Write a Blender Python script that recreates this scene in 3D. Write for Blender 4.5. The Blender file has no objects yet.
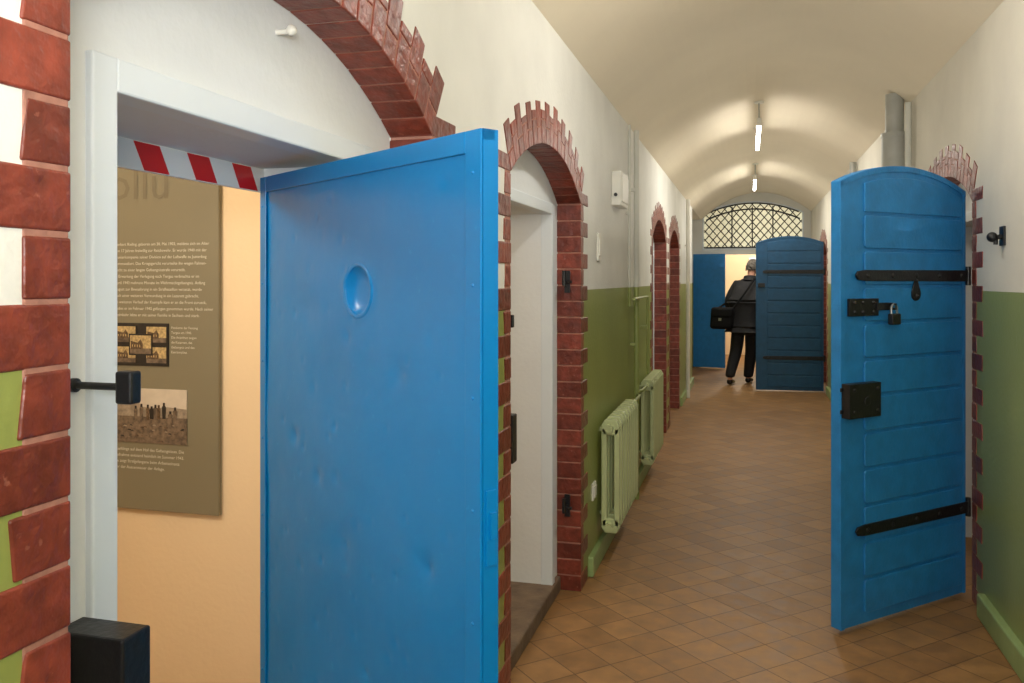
import bpy, bmesh, math, random
from mathutils import Vector, Matrix, noise
random.seed(7)
S = 0.88           # plan units -> metres
scene = bpy.context.scene
COL = scene.collection
try:
    scene.view_settings.view_transform = 'Standard'
    scene.view_settings.look = 'None'
    scene.view_settings.exposure = 0.0
except Exception:
    pass

def lin(r, g, b):
    def f(c):
        c /= 255.0
        return c / 12.92 if c <= 0.04045 else ((c + 0.055) / 1.055) ** 2.4
    return (f(r), f(g), f(b), 1.0)

# ------------------------------------------------------------ materials
def new_mat(name):
    m = bpy.data.materials.new(name); m.use_nodes = True
    nt = m.node_tree
    return m, nt, nt.nodes['Principled BSDF']

def pbr(name, col, rough=0.6, var=0.12, nscale=6.0, bump=0.0, bscale=60.0, metal=0.0, attr=False, attr_amt=0.35, spec=0.5, scuff=None, sc_lo=.665, sc_amt=.55):
    m, nt, bs = new_mat(name)
    N, L = nt.nodes, nt.links
    geo = N.new('ShaderNodeNewGeometry')
    nz = N.new('ShaderNodeTexNoise'); nz.inputs['Scale'].default_value = nscale; nz.inputs['Detail'].default_value = 5
    L.new(geo.outputs['Position'], nz.inputs['Vector'])
    mr = N.new('ShaderNodeMapRange')
    mr.inputs[1].default_value = 0.3; mr.inputs[2].default_value = 0.7
    mr.inputs[3].default_value = 1 - var; mr.inputs[4].default_value = 1 + var
    L.new(nz.outputs['Fac'], mr.inputs[0])
    val = mr.outputs[0]
    if attr:
        at = N.new('ShaderNodeAttribute'); at.attribute_name = 'var'
        m2 = N.new('ShaderNodeMapRange'); m2.inputs[3].default_value = 1 - attr_amt; m2.inputs[4].default_value = 1 + attr_amt
        L.new(at.outputs['Fac'], m2.inputs[0])
        mu = N.new('ShaderNodeMath'); mu.operation = 'MULTIPLY'
        L.new(val, mu.inputs[0]); L.new(m2.outputs[0], mu.inputs[1]); val = mu.outputs[0]
    vm = N.new('ShaderNodeVectorMath'); vm.operation = 'SCALE'
    vm.inputs[0].default_value = col[:3]
    L.new(val, vm.inputs['Scale'])
    out = vm.outputs[0]
    if scuff is not None:
        n3 = N.new('ShaderNodeTexNoise'); n3.inputs['Scale'].default_value = 48; n3.inputs['Detail'].default_value = 7
        L.new(geo.outputs['Position'], n3.inputs['Vector'])
        m3 = N.new('ShaderNodeMapRange'); m3.inputs[1].default_value = sc_lo; m3.inputs[2].default_value = sc_lo+.035
        m3.inputs[3].default_value = 0; m3.inputs[4].default_value = sc_amt
        L.new(n3.outputs['Fac'], m3.inputs[0])
        mx = N.new('ShaderNodeMix'); mx.data_type = 'RGBA'; mx.inputs['B'].default_value = scuff
        L.new(out, mx.inputs['A']); L.new(m3.outputs[0], mx.inputs['Factor']); out = mx.outputs['Result']
    L.new(out, bs.inputs['Base Color'])
    bs.inputs['Roughness'].default_value = rough
    bs.inputs['Metallic'].default_value = metal
    bs.inputs['Specular IOR Level'].default_value = spec
    if bump > 0:
        n2 = N.new('ShaderNodeTexNoise'); n2.inputs['Scale'].default_value = bscale; n2.inputs['Detail'].default_value = 3
        L.new(geo.outputs['Position'], n2.inputs['Vector'])
        b = N.new('ShaderNodeBump'); b.inputs['Strength'].default_value = bump; b.inputs['Distance'].default_value = 0.01
        L.new(n2.outputs['Fac'], b.inputs['Height']); L.new(b.outputs[0], bs.inputs['Normal'])
    return m

def two_tone(name, upper, lower, zc, rough=0.55, bump=0.15):
    m, nt, bs = new_mat(name)
    N, L = nt.nodes, nt.links
    geo = N.new('ShaderNodeNewGeometry')
    sx = N.new('ShaderNodeSeparateXYZ'); L.new(geo.outputs['Position'], sx.inputs[0])
    gt = N.new('ShaderNodeMath'); gt.operation = 'GREATER_THAN'; gt.inputs[1].default_value = zc
    L.new(sx.outputs['Z'], gt.inputs[0])
    nz = N.new('ShaderNodeTexNoise'); nz.inputs['Scale'].default_value = 2.5; nz.inputs['Detail'].default_value = 6
    L.new(geo.outputs['Position'], nz.inputs['Vector'])
    mr = N.new('ShaderNodeMapRange'); mr.inputs[1].default_value = .3; mr.inputs[2].default_value = .7
    mr.inputs[3].default_value = .92; mr.inputs[4].default_value = 1.06
    L.new(nz.outputs['Fac'], mr.inputs[0])
    mx = N.new('ShaderNodeMix'); mx.data_type = 'RGBA'
    mx.inputs['A'].default_value = lower; mx.inputs['B'].default_value = upper
    L.new(gt.outputs[0], mx.inputs['Factor'])
    vm = N.new('ShaderNodeVectorMath'); vm.operation = 'SCALE'
    L.new(mx.outputs['Result'], vm.inputs[0]); L.new(mr.outputs[0], vm.inputs['Scale'])
    L.new(vm.outputs[0], bs.inputs['Base Color'])
    mr2 = N.new('ShaderNodeMapRange'); mr2.inputs[3].default_value = 0.38; mr2.inputs[4].default_value = 0.8
    L.new(gt.outputs[0], mr2.inputs[0]); L.new(mr2.outputs[0], bs.inputs['Roughness'])
    n2 = N.new('ShaderNodeTexNoise'); n2.inputs['Scale'].default_value = 45; n2.inputs['Detail'].default_value = 3
    L.new(geo.outputs['Position'], n2.inputs['Vector'])
    b = N.new('ShaderNodeBump'); b.inputs['Strength'].default_value = bump; b.inputs['Distance'].default_value = 0.01
    L.new(n2.outputs['Fac'], b.inputs['Height']); L.new(b.outputs[0], bs.inputs['Normal'])
    return m

def tile_mat():
    m, nt, bs = new_mat('floor_tiles')
    N, L = nt.nodes, nt.links
    geo = N.new('ShaderNodeNewGeometry')
    mp = N.new('ShaderNodeMapping'); mp.inputs['Rotation'].default_value = (0, 0, math.radians(45))
    mp.inputs['Location'].default_value = (0.05, 0.02, 0)
    L.new(geo.outputs['Position'], mp.inputs['Vector'])
    br = N.new('ShaderNodeTexBrick'); br.offset = 0.0; br.squash = 1.0
    br.inputs['Color1'].default_value = lin(155, 116, 72)
    br.inputs['Color2'].default_value = lin(136, 100, 61)
    br.inputs['Mortar'].default_value = lin(102, 74, 46)
    br.inputs['Scale'].default_value = 1.0
    br.inputs['Mortar Size'].default_value = 0.0026
    br.inputs['Mortar Smooth'].default_value = 0.2
    br.inputs['Brick Width'].default_value = 0.165
    br.inputs['Row Height'].default_value = 0.165
    L.new(mp.outputs[0], br.inputs['Vector'])
    nz = N.new('ShaderNodeTexNoise'); nz.inputs['Scale'].default_value = 12; nz.inputs['Detail'].default_value = 8
    L.new(geo.outputs['Position'], nz.inputs['Vector'])
    mr = N.new('ShaderNodeMapRange'); mr.inputs[1].default_value = .3; mr.inputs[2].default_value = .7
    mr.inputs[3].default_value = .78; mr.inputs[4].default_value = 1.18
    L.new(nz.outputs['Fac'], mr.inputs[0])
    vm = N.new('ShaderNodeVectorMath'); vm.operation = 'SCALE'
    L.new(br.outputs['Color'], vm.inputs[0]); L.new(mr.outputs[0], vm.inputs['Scale'])
    L.new(vm.outputs[0], bs.inputs['Base Color'])
    r2 = N.new('ShaderNodeMapRange'); r2.inputs[1].default_value = .3; r2.inputs[2].default_value = .7
    r2.inputs[3].default_value = .44; r2.inputs[4].default_value = .60
    L.new(nz.outputs['Fac'], r2.inputs[0]); L.new(r2.outputs[0], bs.inputs['Roughness'])
    bs.inputs['Specular IOR Level'].default_value = .38
    b = N.new('ShaderNodeBump'); b.inputs['Strength'].default_value = .30; b.inputs['Distance'].default_value = 0.003; b.invert = True
    L.new(br.outputs['Fac'], b.inputs['Height']); L.new(b.outputs[0], bs.inputs['Normal'])
    return m

def emis(name, col, st):
    m, nt, bs = new_mat(name)
    bs.inputs['Base Color'].default_value = (.9, .9, .9, 1)
    bs.inputs['Emission Color'].default_value = col
    bs.inputs['Emission Strength'].default_value = st
    return m

def thin_glass(name):
    m, nt, bs = new_mat(name)
    N, L = nt.nodes, nt.links
    tr = N.new('ShaderNodeBsdfTransparent'); tr.inputs[0].default_value = (.80, .84, .82, 1)
    tl = N.new('ShaderNodeBsdfTranslucent'); tl.inputs[0].default_value = lin(216, 220, 210)
    mx = N.new('ShaderNodeMixShader'); mx.inputs[0].default_value = .62
    L.new(tr.outputs[0], mx.inputs[1]); L.new(tl.outputs[0], mx.inputs[2])
    m2 = N.new('ShaderNodeMixShader'); m2.inputs[0].default_value = .16
    bs.inputs['Base Color'].default_value = (.55, .56, .53, 1); bs.inputs['Roughness'].default_value = .2
    L.new(mx.outputs[0], m2.inputs[1]); L.new(bs.outputs[0], m2.inputs[2])
    L.new(m2.outputs[0], N['Material Output'].inputs['Surface'])
    return m

GZ = 1.645 * S
M_wall = two_tone('painted_wall', lin(222, 222, 216), lin(142, 152, 80), GZ)
M_wallR = two_tone('painted_wall_olive', lin(216, 212, 199), lin(142, 154, 92), GZ)
M_white = pbr('white_plaster', lin(222, 226, 228), .7, .04, 3, .12, 50)
M_frame = pbr('white_frame_paint', lin(218, 226, 232), .45, .03, 3, .05, 60)
M_ceil = pbr('ceiling_plaster', lin(224, 213, 190), .85, .04, 1.5, .1, 30)
M_cream = pbr('cell_cream_wall', lin(240, 214, 174), .8, .04, 2, .1, 60)
M_floor = tile_mat()
M_brick = pbr('oxblood_painted_brick', lin(120, 54, 40), .36, .32, 26, .50, 36, attr=True, attr_amt=.24, spec=.42, scuff=lin(154, 96, 78), sc_lo=.66)
M_mortar = pbr('brick_mortar', lin(160, 112, 96), .7, .2, 40, .2, 90)
M_blueA = pbr('blue_enamel_sheet', lin(0, 116, 182), .30, .05, 4, .08, 20, spec=.42, scuff=lin(40, 140, 196), sc_lo=.69, sc_amt=.4)
M_blueB = pbr('blue_paint_wood', lin(34, 122, 184), .42, .12, 14, .2, 60)
M_blueShade = pbr('blue_paint_shaded', lin(22, 76, 114), .45, .12, 14, .2, 60)  # door blue with the far door's back-lit shade put into the colour
M_blueL = pbr('light_blue_paint', lin(40, 124, 190), .45, .1, 14, .1, 60)
M_black = pbr('black_iron', lin(22, 22, 24), .4, .2, 30, .15, 80)
M_green = pbr('green_skirting_paint', lin(146, 166, 108), .45, .08, 8, .1, 60)
M_rad = pbr('radiator_enamel', lin(188, 196, 146), .36, .04, 8)
M_pipeg = pbr('grey_pipe_paint', lin(168, 168, 160), .45, .08, 10)
M_pipe = two_tone('pipe_two_tone_paint', lin(205, 205, 195), lin(146, 156, 88), GZ, bump=.02)
M_stone = pbr('worn_stone_step', lin(108, 90, 72), .75, .3, 12, .4, 60)
M_steel = pbr('padlock_steel', lin(170, 170, 170), .3, .1, 20, metal=.9)
M_plastic = pbr('white_plastic', lin(222, 220, 210), .4, .02, 5)
M_red = pbr('red_tape', lin(205, 30, 28), .4, .03, 5)
M_tape = pbr('white_tape', lin(225, 225, 222), .4, .03, 5)
M_panel = pbr('olive_display_board', lin(130, 122, 98), .6, .03, 2)
M_panelt = pbr('board_text_cream', lin(226, 220, 202), .6, .02, 5)
M_paneld = pbr('board_title_olive', lin(118, 109, 87), .6, .02, 5)
M_sepia = pbr('sepia_sky', lin(206, 194, 176), .5, .08, 25)
M_sepiad = pbr('sepia_ground', lin(112, 96, 80), .5, .5, 70)
M_sepiam = pbr('sepia_mid', lin(92, 72, 52), .5, .6, 110)
M_dark = pbr('print_black', lin(34, 30, 28), .5, .4, 60)
M_ochre = pbr('print_ochre', lin(184, 160, 112), .5, .4, 120)
M_glass = thin_glass('fanlight_glass')
M_tube = emis('fluorescent_tube', (1.0, .96, .89, 1), 25)
M_coat = pbr('black_cloth', lin(22, 22, 25), .75, .3, 20, .3, 60)
M_jean = pbr('charcoal_trousers', lin(22, 22, 26), .85, .2, 20)
M_skin = pbr('skin', lin(205, 150, 125), .55, .05, 20)
M_hair = pbr('grey_hair', lin(112, 105, 96), .85, .5, 90, 1.0, 120)
M_shoe = pbr('black_leather', lin(16, 15, 15), .35, .1, 20)
M_bag = pbr('black_nylon_bag', lin(13, 13, 15), .7, .2, 30, .2, 80, spec=.2)

# ------------------------------------------------------------ mesh builder
class MB:
    def __init__(s, M=None):
        s.v = []; s.f = []; s.mi = []; s.va = []; s.M = M; s.cm = 0; s.cv = .5
    def add(s, vs, fs):
        o = len(s.v)
        for p in vs:
            p = Vector(p)
            if s.M is not None: p = s.M @ p
            s.v.append(p * S)
        for f in fs:
            s.f.append([o + i for i in f]); s.mi.append(s.cm); s.va.append(s.cv)
    def box(s, x0, x1, y0, y1, z0, z1):
        s.add([(x0,y0,z0),(x1,y0,z0),(x1,y1,z0),(x0,y1,z0),(x0,y0,z1),(x1,y0,z1),(x1,y1,z1),(x0,y1,z1)],
              [(0,3,2,1),(4,5,6,7),(0,1,5,4),(1,2,6,5),(2,3,7,6),(3,0,4,7)])
    def prism(s, poly, axis, a, b):
        def mk(p, t):
            if axis == 0: return (t, p[0], p[1])
            if axis == 1: return (p[0], t, p[1])
            return (p[0], p[1], t)
        n = len(poly)
        vs = [mk(p, a) for p in poly] + [mk(p, b) for p in poly]
        fs = [list(range(n))[::-1], list(range(n, 2*n))]
        for i in range(n):
            j = (i+1) % n; fs.append((i, j, n+j, n+i))
        s.add(vs, fs)
    def cyl(s, p0, p1, r0, r1=None, n=16):
        r1 = r0 if r1 is None else r1
        p0, p1 = Vector(p0), Vector(p1); d = (p1-p0).normalized()
        u = d.orthogonal().normalized(); w = d.cross(u)
        vs = []
        for p, r in ((p0, r0), (p1, r1)):
            for i in range(n):
                a = 2*math.pi*i/n; vs.append(p + (u*math.cos(a) + w*math.sin(a))*r)
        fs = [list(range(n))[::-1], list(range(n, 2*n))]
        for i in range(n):
            j = (i+1) % n; fs.append((i, j, n+j, n+i))
        s.add(vs, fs)
    def tube(s, pts, r, n=12):
        pts = [Vector(p) for p in pts]; vs = []; fs = []
        d0 = (pts[1]-pts[0]).normalized(); u = d0.orthogonal().normalized()
        for k, p in enumerate(pts):
            if k == 0: d = d0
            elif k == len(pts)-1: d = (pts[-1]-pts[-2]).normalized()
            else: d = ((pts[k+1]-p).normalized() + (p-pts[k-1]).normalized()).normalized()
            u = (u - d*u.dot(d)).normalized(); w = d.cross(u)
            for i in range(n):
                a = 2*math.pi*i/n; vs.append(p + (u*math.cos(a)+w*math.sin(a))*r)
        for k in range(len(pts)-1):
            for i in range(n):
                j = (i+1) % n; fs.append((k*n+i, k*n+j, (k+1)*n+j, (k+1)*n+i))
        fs.append(list(range(n))[::-1]); fs.append([len(vs)-n+i for i in range(n)])
        s.add(vs, fs)
    def ball(s, c, r, sc=(1,1,1), n=14, m=8):
        c = Vector(c); vs = [c + Vector((0,0,r*sc[2]))]; fs = []
        for k in range(1, m):
            t = math.pi*k/m
            for i in range(n):
                a = 2*math.pi*i/n
                vs.append(c + Vector((r*sc[0]*math.sin(t)*math.cos(a), r*sc[1]*math.sin(t)*math.sin(a), r*sc[2]*math.cos(t))))
        vs.append(c - Vector((0,0,r*sc[2])))
        for i in range(n): fs.append((0, 1+i, 1+(i+1)%n))
        for k in range(m-2):
            for i in range(n):
                a = 1+k*n; fs.append((a+i, a+n+i, a+n+(i+1)%n, 1+k*n+(i+1)%n))
        l = len(vs)-1
        for i in range(n): fs.append((l, 1+(m-2)*n+(i+1)%n, 1+(m-2)*n+i))
        s.add(vs, fs)
    def lathe(s, c, axis, prof, n=32, caps=True):
        c = Vector(c); d = Vector(axis).normalized(); u = d.orthogonal().normalized(); w = d.cross(u)
        vs = []; fs = []
        for r, h in prof:
            for i in range(n):
                a = 2*math.pi*i/n; vs.append(c + d*h + (u*math.cos(a)+w*math.sin(a))*max(r, 1e-4))
        for k in range(len(prof)-1):
            for i in range(n):
                j = (i+1) % n; fs.append((k*n+i, k*n+j, (k+1)*n+j, (k+1)*n+i))
        if caps:
            fs.append(list(range(n))[::-1]); fs.append([len(vs)-n+i for i in range(n)])
        s.add(vs, fs)
    def build(s, name, mats, parent=None, smooth=False, bevel=0, label=None, cat=None, kind=None, group=None, recalc=True, seg=2):
        xs = [min(p[i] for p in s.v) for i in range(3)]; xe = [max(p[i] for p in s.v) for i in range(3)]
        c = Vector(((xs[0]+xe[0])/2, (xs[1]+xe[1])/2, xs[2]))
        me = bpy.data.meshes.new(name)
        me.from_pydata([p - c for p in s.v], [], s.f)
        if not isinstance(mats, (list, tuple)): mats = [mats]
        for m in mats: me.materials.append(m)
        me.polygons.foreach_set('material_index', s.mi)
        at = me.attributes.new('var', 'FLOAT', 'FACE'); at.data.foreach_set('value', s.va)
        if recalc:
            bm = bmesh.new(); bm.from_mesh(me); bmesh.ops.recalc_face_normals(bm, faces=bm.faces); bm.to_mesh(me); bm.free()
        if smooth:
            me.polygons.foreach_set('use_smooth', [True]*len(me.polygons))
            try: me.set_sharp_from_angle(angle=math.radians(38))
            except Exception: pass
        me.update()
        o = bpy.data.objects.new(name, me); COL.objects.link(o)
        if parent is not None:
            o.parent = parent; o.location = c - parent.location
        else: o.location = c
        if bevel:
            b = o.modifiers.new('bevel', 'BEVEL'); b.width = bevel*S; b.segments = seg; b.limit_method = 'ANGLE'; b.angle_limit = math.radians(50)
        tag(o, label, cat, kind, group)
        return o

def tag(o, label=None, cat=None, kind=None, group=None):
    if label: o['label'] = label
    if cat: o['category'] = cat
    if kind: o['kind'] = kind
    if group: o['group'] = group

def empty(name, loc, label=None, cat=None, kind=None, group=None):
    e = bpy.data.objects.new(name, None); e.empty_display_size = .1
    e.location = Vector(loc)*S; COL.objects.link(e); tag(e, label, cat, kind, group)
    return e

XL, XR = -0.88, 1.147
Y0, YE = -2.6, 17.0
RISE, SPR = 0.20, 2.12
COURSE = 0.088

def arc(y0, y1, k=0, n=20, spr=SPR, rise=RISE):
    h = (y1-y0)/2; R = (h*h+rise*rise)/(2*rise); cy = (y0+y1)/2; cz = spr+rise-R
    A = math.asin(h/R)
    return [(cy + (R+k)*math.sin(-A + 2*A*i/n), cz + (R+k)*math.cos(-A + 2*A*i/n)) for i in range(n+1)], R, cy, cz, A

def side_wall(name, xf, sgn, openings, ya, yb, ztop, mat, label):
    mb = MB()
    x1, x2 = xf + sgn*.13, xf + sgn*.43
    def bx(xa, xb, *r): mb.box(min(xa, xb), max(xa, xb), *r)
    y = ya
    for (a, b, da, db, dz) in openings:
        bx(xf, x1, y, a, 0, ztop)
        pts, R, cy, cz, A = arc(a, b)
        for i in range(len(pts)-1):
            p, q = pts[i], pts[i+1]
            mb.prism([p, q, (q[0], ztop), (p[0], ztop)], 0, min(xf, x1), max(xf, x1))
        y = b
    bx(xf, x1, y, yb, 0, ztop)
    mb.cm = 1
    y = ya
    for (a, b, da, db, dz) in openings:
        bx(x1, x2, y, da, 0, ztop); bx(x1, x2, da, db, dz, ztop); y = db
    bx(x1, x2, y, yb, 0, ztop)
    return mb.build(name, [mat, M_white], label=label, cat='wall', kind='structure')

LO = [(.940, 2.30, 1.170, 2.10, 2.01), (3.14, 4.56, 3.30, 4.39, 2.05),
      (8.2, 9.55, 8.4, 9.4, 2.05), (10.05, 11.4, 10.25, 11.25, 2.05)]
RO = [(4.99, 6.35, 5.14, 6.22, 2.05), (13.65, 15.0, 13.8, 14.85, 2.05)]
side_wall('wall_left', XL, -1, LO, Y0, 14.2, 2.88, M_wall, 'corridor wall painted white above olive green with arched cell openings')
side_wall('wall_right', XR, 1, RO, Y0, YE, 3.0, M_wallR, 'corridor wall painted white above olive green with arched openings')

def surround(idx, xf, sgn, a, b):
    mb = MB()
    xo = xf - sgn*.003; xi = xf + sgn*.13
    def X(p, q): return (min(p, q), max(p, q))
    J = .0022
    mb.cm = 1
    for (ya, yb) in ((a-.075, a+.001), (b-.001, b+.075)):
        mb.box(*X(xf - sgn*.0020, xi-sgn*.002), ya, yb, .0, SPR+.02)
    pts, R, cy, cz, A = arc(a, b)
    N = 30
    for i in range(N):
        t0, t1 = -A+2*A*i/N, -A+2*A*(i+1)/N
        q = [(cy+r*math.sin(t), cz+r*math.cos(t)) for r, t in ((R-.001, t0), (R-.001, t1), (R+.12, t1), (R+.12, t0))]
        mb.prism(q, 0, *X(xf - sgn*.0020, xi-sgn*.002))
    mb.cm = 0
    n = int(SPR/COURSE)
    for k in range(n+1):
        z0, z1 = k*COURSE+J, min((k+1)*COURSE-J, SPR+.06)
        if z1 - z0 < .02: continue
        w = .085 if k % 2 else .2
        for side in (0, 1):
            ww = w + random.uniform(-.012, .008)
            j = random.uniform(0, .002)
            mb.cv = random.random()
            za = z0+random.uniform(0, .0018); zb_ = z1-random.uniform(0, .0018)
            sk = random.uniform(-.006, .006); tw = random.uniform(-.0015, .0015)
            if side == 0: q = [(a+.003, za), (a+.003, zb_), (a-ww+sk, zb_+tw), (a-ww-sk, za+tw)]
            else: q = [(b-.003, za), (b+ww+sk, za+tw), (b+ww-sk, zb_+tw), (b-.003, zb_)]
            mb.prism(q, 0, *X(xo-sgn*j, xi))
    nb = 19
    for k in range(nb):
        t = -A + 2*A*(k+.5)/nb
        ln = .140 if k % 2 else .188
        ln += random.uniform(-.014, .016)
        cut = .105 if k % 2 else .07
        for (r0, r1) in ((R-.003, R+cut-J), (R+cut+J, R+ln)):
            mb.cv = random.random()
            hh = A/nb*.955
            out = r1 > R+.11
            h1 = hh*random.uniform(.93, 1.0)
            rr = r1 + (random.uniform(-.005, .005) if out else 0)
            q = [(cy+r*math.sin(u), cz+r*math.cos(u)) for r, u in ((r0, t-hh), (r0, t+hh), (rr, t+h1), (r1, t-h1))]
            j = random.uniform(0, .002)
            mb.prism(q, 0, *X(xo-sgn*j, xi))
    mb.build('trim_%d' % idx, [M_brick, M_mortar], bevel=.004, seg=3, label='oxblood painted brick surround with toothed edge around arched cell opening', cat='brick surround', kind='structure')

i = 1
for o in LO: surround(i, XL, -1, o[0], o[1]); i += 1
for o in RO: surround(i, XR, 1, o[0], o[1]); i += 1

def casing(idx, x1, sgn, da, db, dz):
    mb = MB()
    def X(p, q): return (min(p, q), max(p, q))
    xo = x1 - sgn*.014
    w = .055
    mb.box(*X(xo, x1+sgn*.05), da-w, da+.002, 0, dz+w)
    mb.box(*X(xo, x1+sgn*.05), db-.002, db+w, 0, dz+w)
    mb.box(*X(xo, x1+sgn*.05), da, db, dz-.002, dz+w)
    mb.build('trim_%d' % idx, M_frame, bevel=.004, label='white painted door casing around cell doorway', cat='door frame', kind='structure')
for o in LO: casing(i, XL-.13, -1, o[2], o[3], o[4]); i += 1
for o in RO: casing(i, XR+.13, 1, o[2], o[3], o[4]); i += 1

mb = MB(); mb.box(-3.7, 3.7, Y0-.2, 21, -.12, 0)
mb.build('floor', M_floor, label='tan clay tile floor laid diagonally', cat='floor', kind='structure')

mb = MB(); n = 28; prof = []
for k in range(n+1):
    t = k/n; x = XL-.002 + (XR-XL+.004)*t
    z = 2.88 + .12*t + .44*(1-(2*t-1)**2)
    prof.append((x, z))
for k in range(n):
    p, q = prof[k], prof[k+1]
    mb.prism([p, q, (q[0], q[1]+.12), (p[0], p[1]+.12)], 1, Y0, YE+.1)
mb.build('ceiling', M_ceil, smooth=True, label='cream plastered shallow barrel vault', cat='ceiling', kind='structure')
mb = MB(); mb.box(-3.7, XL-.004, Y0, 14.2, 2.88, 3.0); mb.box(XR+.004, 3.7, Y0, YE, 3.0, 3.1); mb.box(-1.4, XL-.004, 14.2, YE+.1, 2.88, 3.0)
mb.build('ceiling', M_ceil, label='flat plaster ceiling over the cells', cat='ceiling', kind='structure')

mb = MB()
mb.box(-3.7, -3.55, Y0, 14.2, 0, 2.88)
for ya, yb in ((Y0, Y0+.1), (2.78, 2.98), (6.4, 6.6), (9.7, 9.9), (14.0, 14.2)):
    mb.box(-3.55, -1.31, ya, yb, 0, 2.88)
mb.build('wall_cell', M_cream, label='warm cream plastered cell walls', cat='wall', kind='structure')
mb = MB(); mb.box(3.55, 3.7, Y0, YE, 0, 3.0)
for ya, yb in ((Y0, Y0+.1), (4.5, 4.7), (6.9, 7.1), (13.2, 13.4), (15.6, 15.8)):
    mb.box(1.577, 3.55, ya, yb, 0, 3.0)
mb.build('wall_cell', M_cream, label='plastered walls of the opposite cells', cat='wall', kind='structure')
mb = MB(); mb.box(-1.31, 1.6, Y0-.15, Y0, 0, 3.5)
mb.build('wall_back', M_white, label='white plaster wall closing the corridor', cat='wall', kind='structure')
mb = MB(); mb.box(-1.3, -1.12, 14.2, YE, 0, 2.88)
mb.build('wall_alcove', M_wall, label='short set-back wall, white above green', cat='wall', kind='structure')

# end wall with fanlight
FX0, FX1, FZ0, FS, FA = -.86, 1.02, 2.28, 3.0, 3.22
def farc(n=24, k=0):
    h = (FX1-FX0)/2; r = FA-FS; R = (h*h+r*r)/(2*r); cx = (FX0+FX1)/2; cz = FA-R; A = math.asin(h/R)
    return [(cx+(R+k)*math.sin(-A+2*A*i/n), cz+(R+k)*math.cos(-A+2*A*i/n)) for i in range(n+1)], R+k, cx, cz
mb = MB()
mb.box(-1.3, FX0, YE, YE+.25, 0, 3.6); mb.box(FX1, 1.6, YE, YE+.25, 0, 3.6)
mb.box(FX0, FX1, YE, YE+.25, 2.2, FZ0)
pts, FR, fcx, fcz = farc()
for k in range(len(pts)-1):
    p, q = pts[k], pts[k+1]
    mb.prism([p, q, (q[0], 3.6), (p[0], 3.6)], 1, YE, YE+.25)
mb.build('wall_end', M_wall, label='end wall with arched fanlight over the passage', cat='wall', kind='structure')
w = empty('window_1', (.075, YE+.08, FZ0), 'arched fanlight with black diamond lattice grille above the passage', 'window', 'structure')
mb = MB()
fi, R2, _, _ = farc(k=-.025)
po, _, _, _ = farc(k=0)
for k in range(len(po)-1):
    mb.prism([po[k], po[k+1], fi[k+1], fi[k]], 1, YE+.03, YE+.11)
mb.box(FX0, FX0+.025, YE+.03, YE+.11, FZ0, FS); mb.box(FX1-.025, FX1, YE+.03, YE+.11, FZ0, FS)
mb.box(FX0, FX1, YE+.02, YE+.12, FZ0, FZ0+.035)
mb.build('frame', M_frame, parent=w)
mb = MB(); mb.prism([(FX0+.02, FZ0+.03)] + [(p[0], p[1]) for p in farc(k=-.02)[0]] + [(FX1-.02, FZ0+.03)], 1, YE+.09, YE+.094)
mb.build('glass', M_glass, parent=w)
mb = MB()
def inside(x, z): return FX0+.03 < x < FX1-.03 and z > FZ0+.03 and math.hypot(x-fcx, z-fcz) < FR-.03
slope = 1.15
for sg in (1, -1):
    for c in range(0, 34):
        run = None
        for t in range(400):
            x = FX0 + (FX1-FX0)*t/399; z = sg*slope*(x-fcx) + FZ0 - 1.5 + c*.170
            if inside(x, z):
                if run is None: run = (x, z)
                last = (x, z)
            elif run is not None:
                if abs(last[0]-run[0]) > .02: mb.cyl((run[0], YE+.06, run[1]), (last[0], YE+.06, last[1]), .0105, n=6)
                run = None
        if run is not None and abs(last[0]-run[0]) > .02: mb.cyl((run[0], YE+.06, run[1]), (last[0], YE+.06, last[1]), .0105, n=6)
for kk in (-.035, -.15):
    a_ = farc(k=kk)[0]
    mb.tube([(p[0], YE+.06, p[1]) for p in a_ if FX0+.02 < p[0] < FX1-.02], .016, 6)
mb.box(FX0+.02, FX1-.02, YE+.045, YE+.075, FZ0+.035, FZ0+.065)
for xx in (-.3, .08, .46): mb.box(xx-.012, xx+.012, YE+.045, YE+.075, FZ0+.05, 3.12)
mb.build('lattice_grille', M_black, parent=w)

mb = MB()
mb.box(-3.0, 3.0, 20, 20.15, 0, 3.6); mb.box(-3.1, -2.95, YE+.25, 20, 0, 3.6); mb.box(2.95, 3.1, YE+.25, 20, 0, 3.6)
mb.box(-3.1, -1.3, YE, YE+.25, 0, 3.6); mb.box(1.6, 3.1, YE, YE+.25, 0, 3.6)
mb.build('wall_far', M_cream, label='cream wall of the room past the corridor', cat='wall', kind='structure')
mb = MB(); mb.box(-3.1, 3.1, YE+.1, 20.15, 3.4, 3.55)
mb.build('ceiling', M_white, label='ceiling of the room past the corridor', cat='ceiling', kind='structure')
mb = MB()
mb.box(.02, .10, 19.9, 20, 0, 2.1); mb.box(.85, .93, 19.9, 20, 0, 2.1); mb.box(.02, .93, 19.9, 20, 2.1, 2.2)
mb.build('trim_%d' % i, M_frame, bevel=.006, label='white door frame on the far cream wall', cat='door frame', kind='structure'); i += 1

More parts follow.
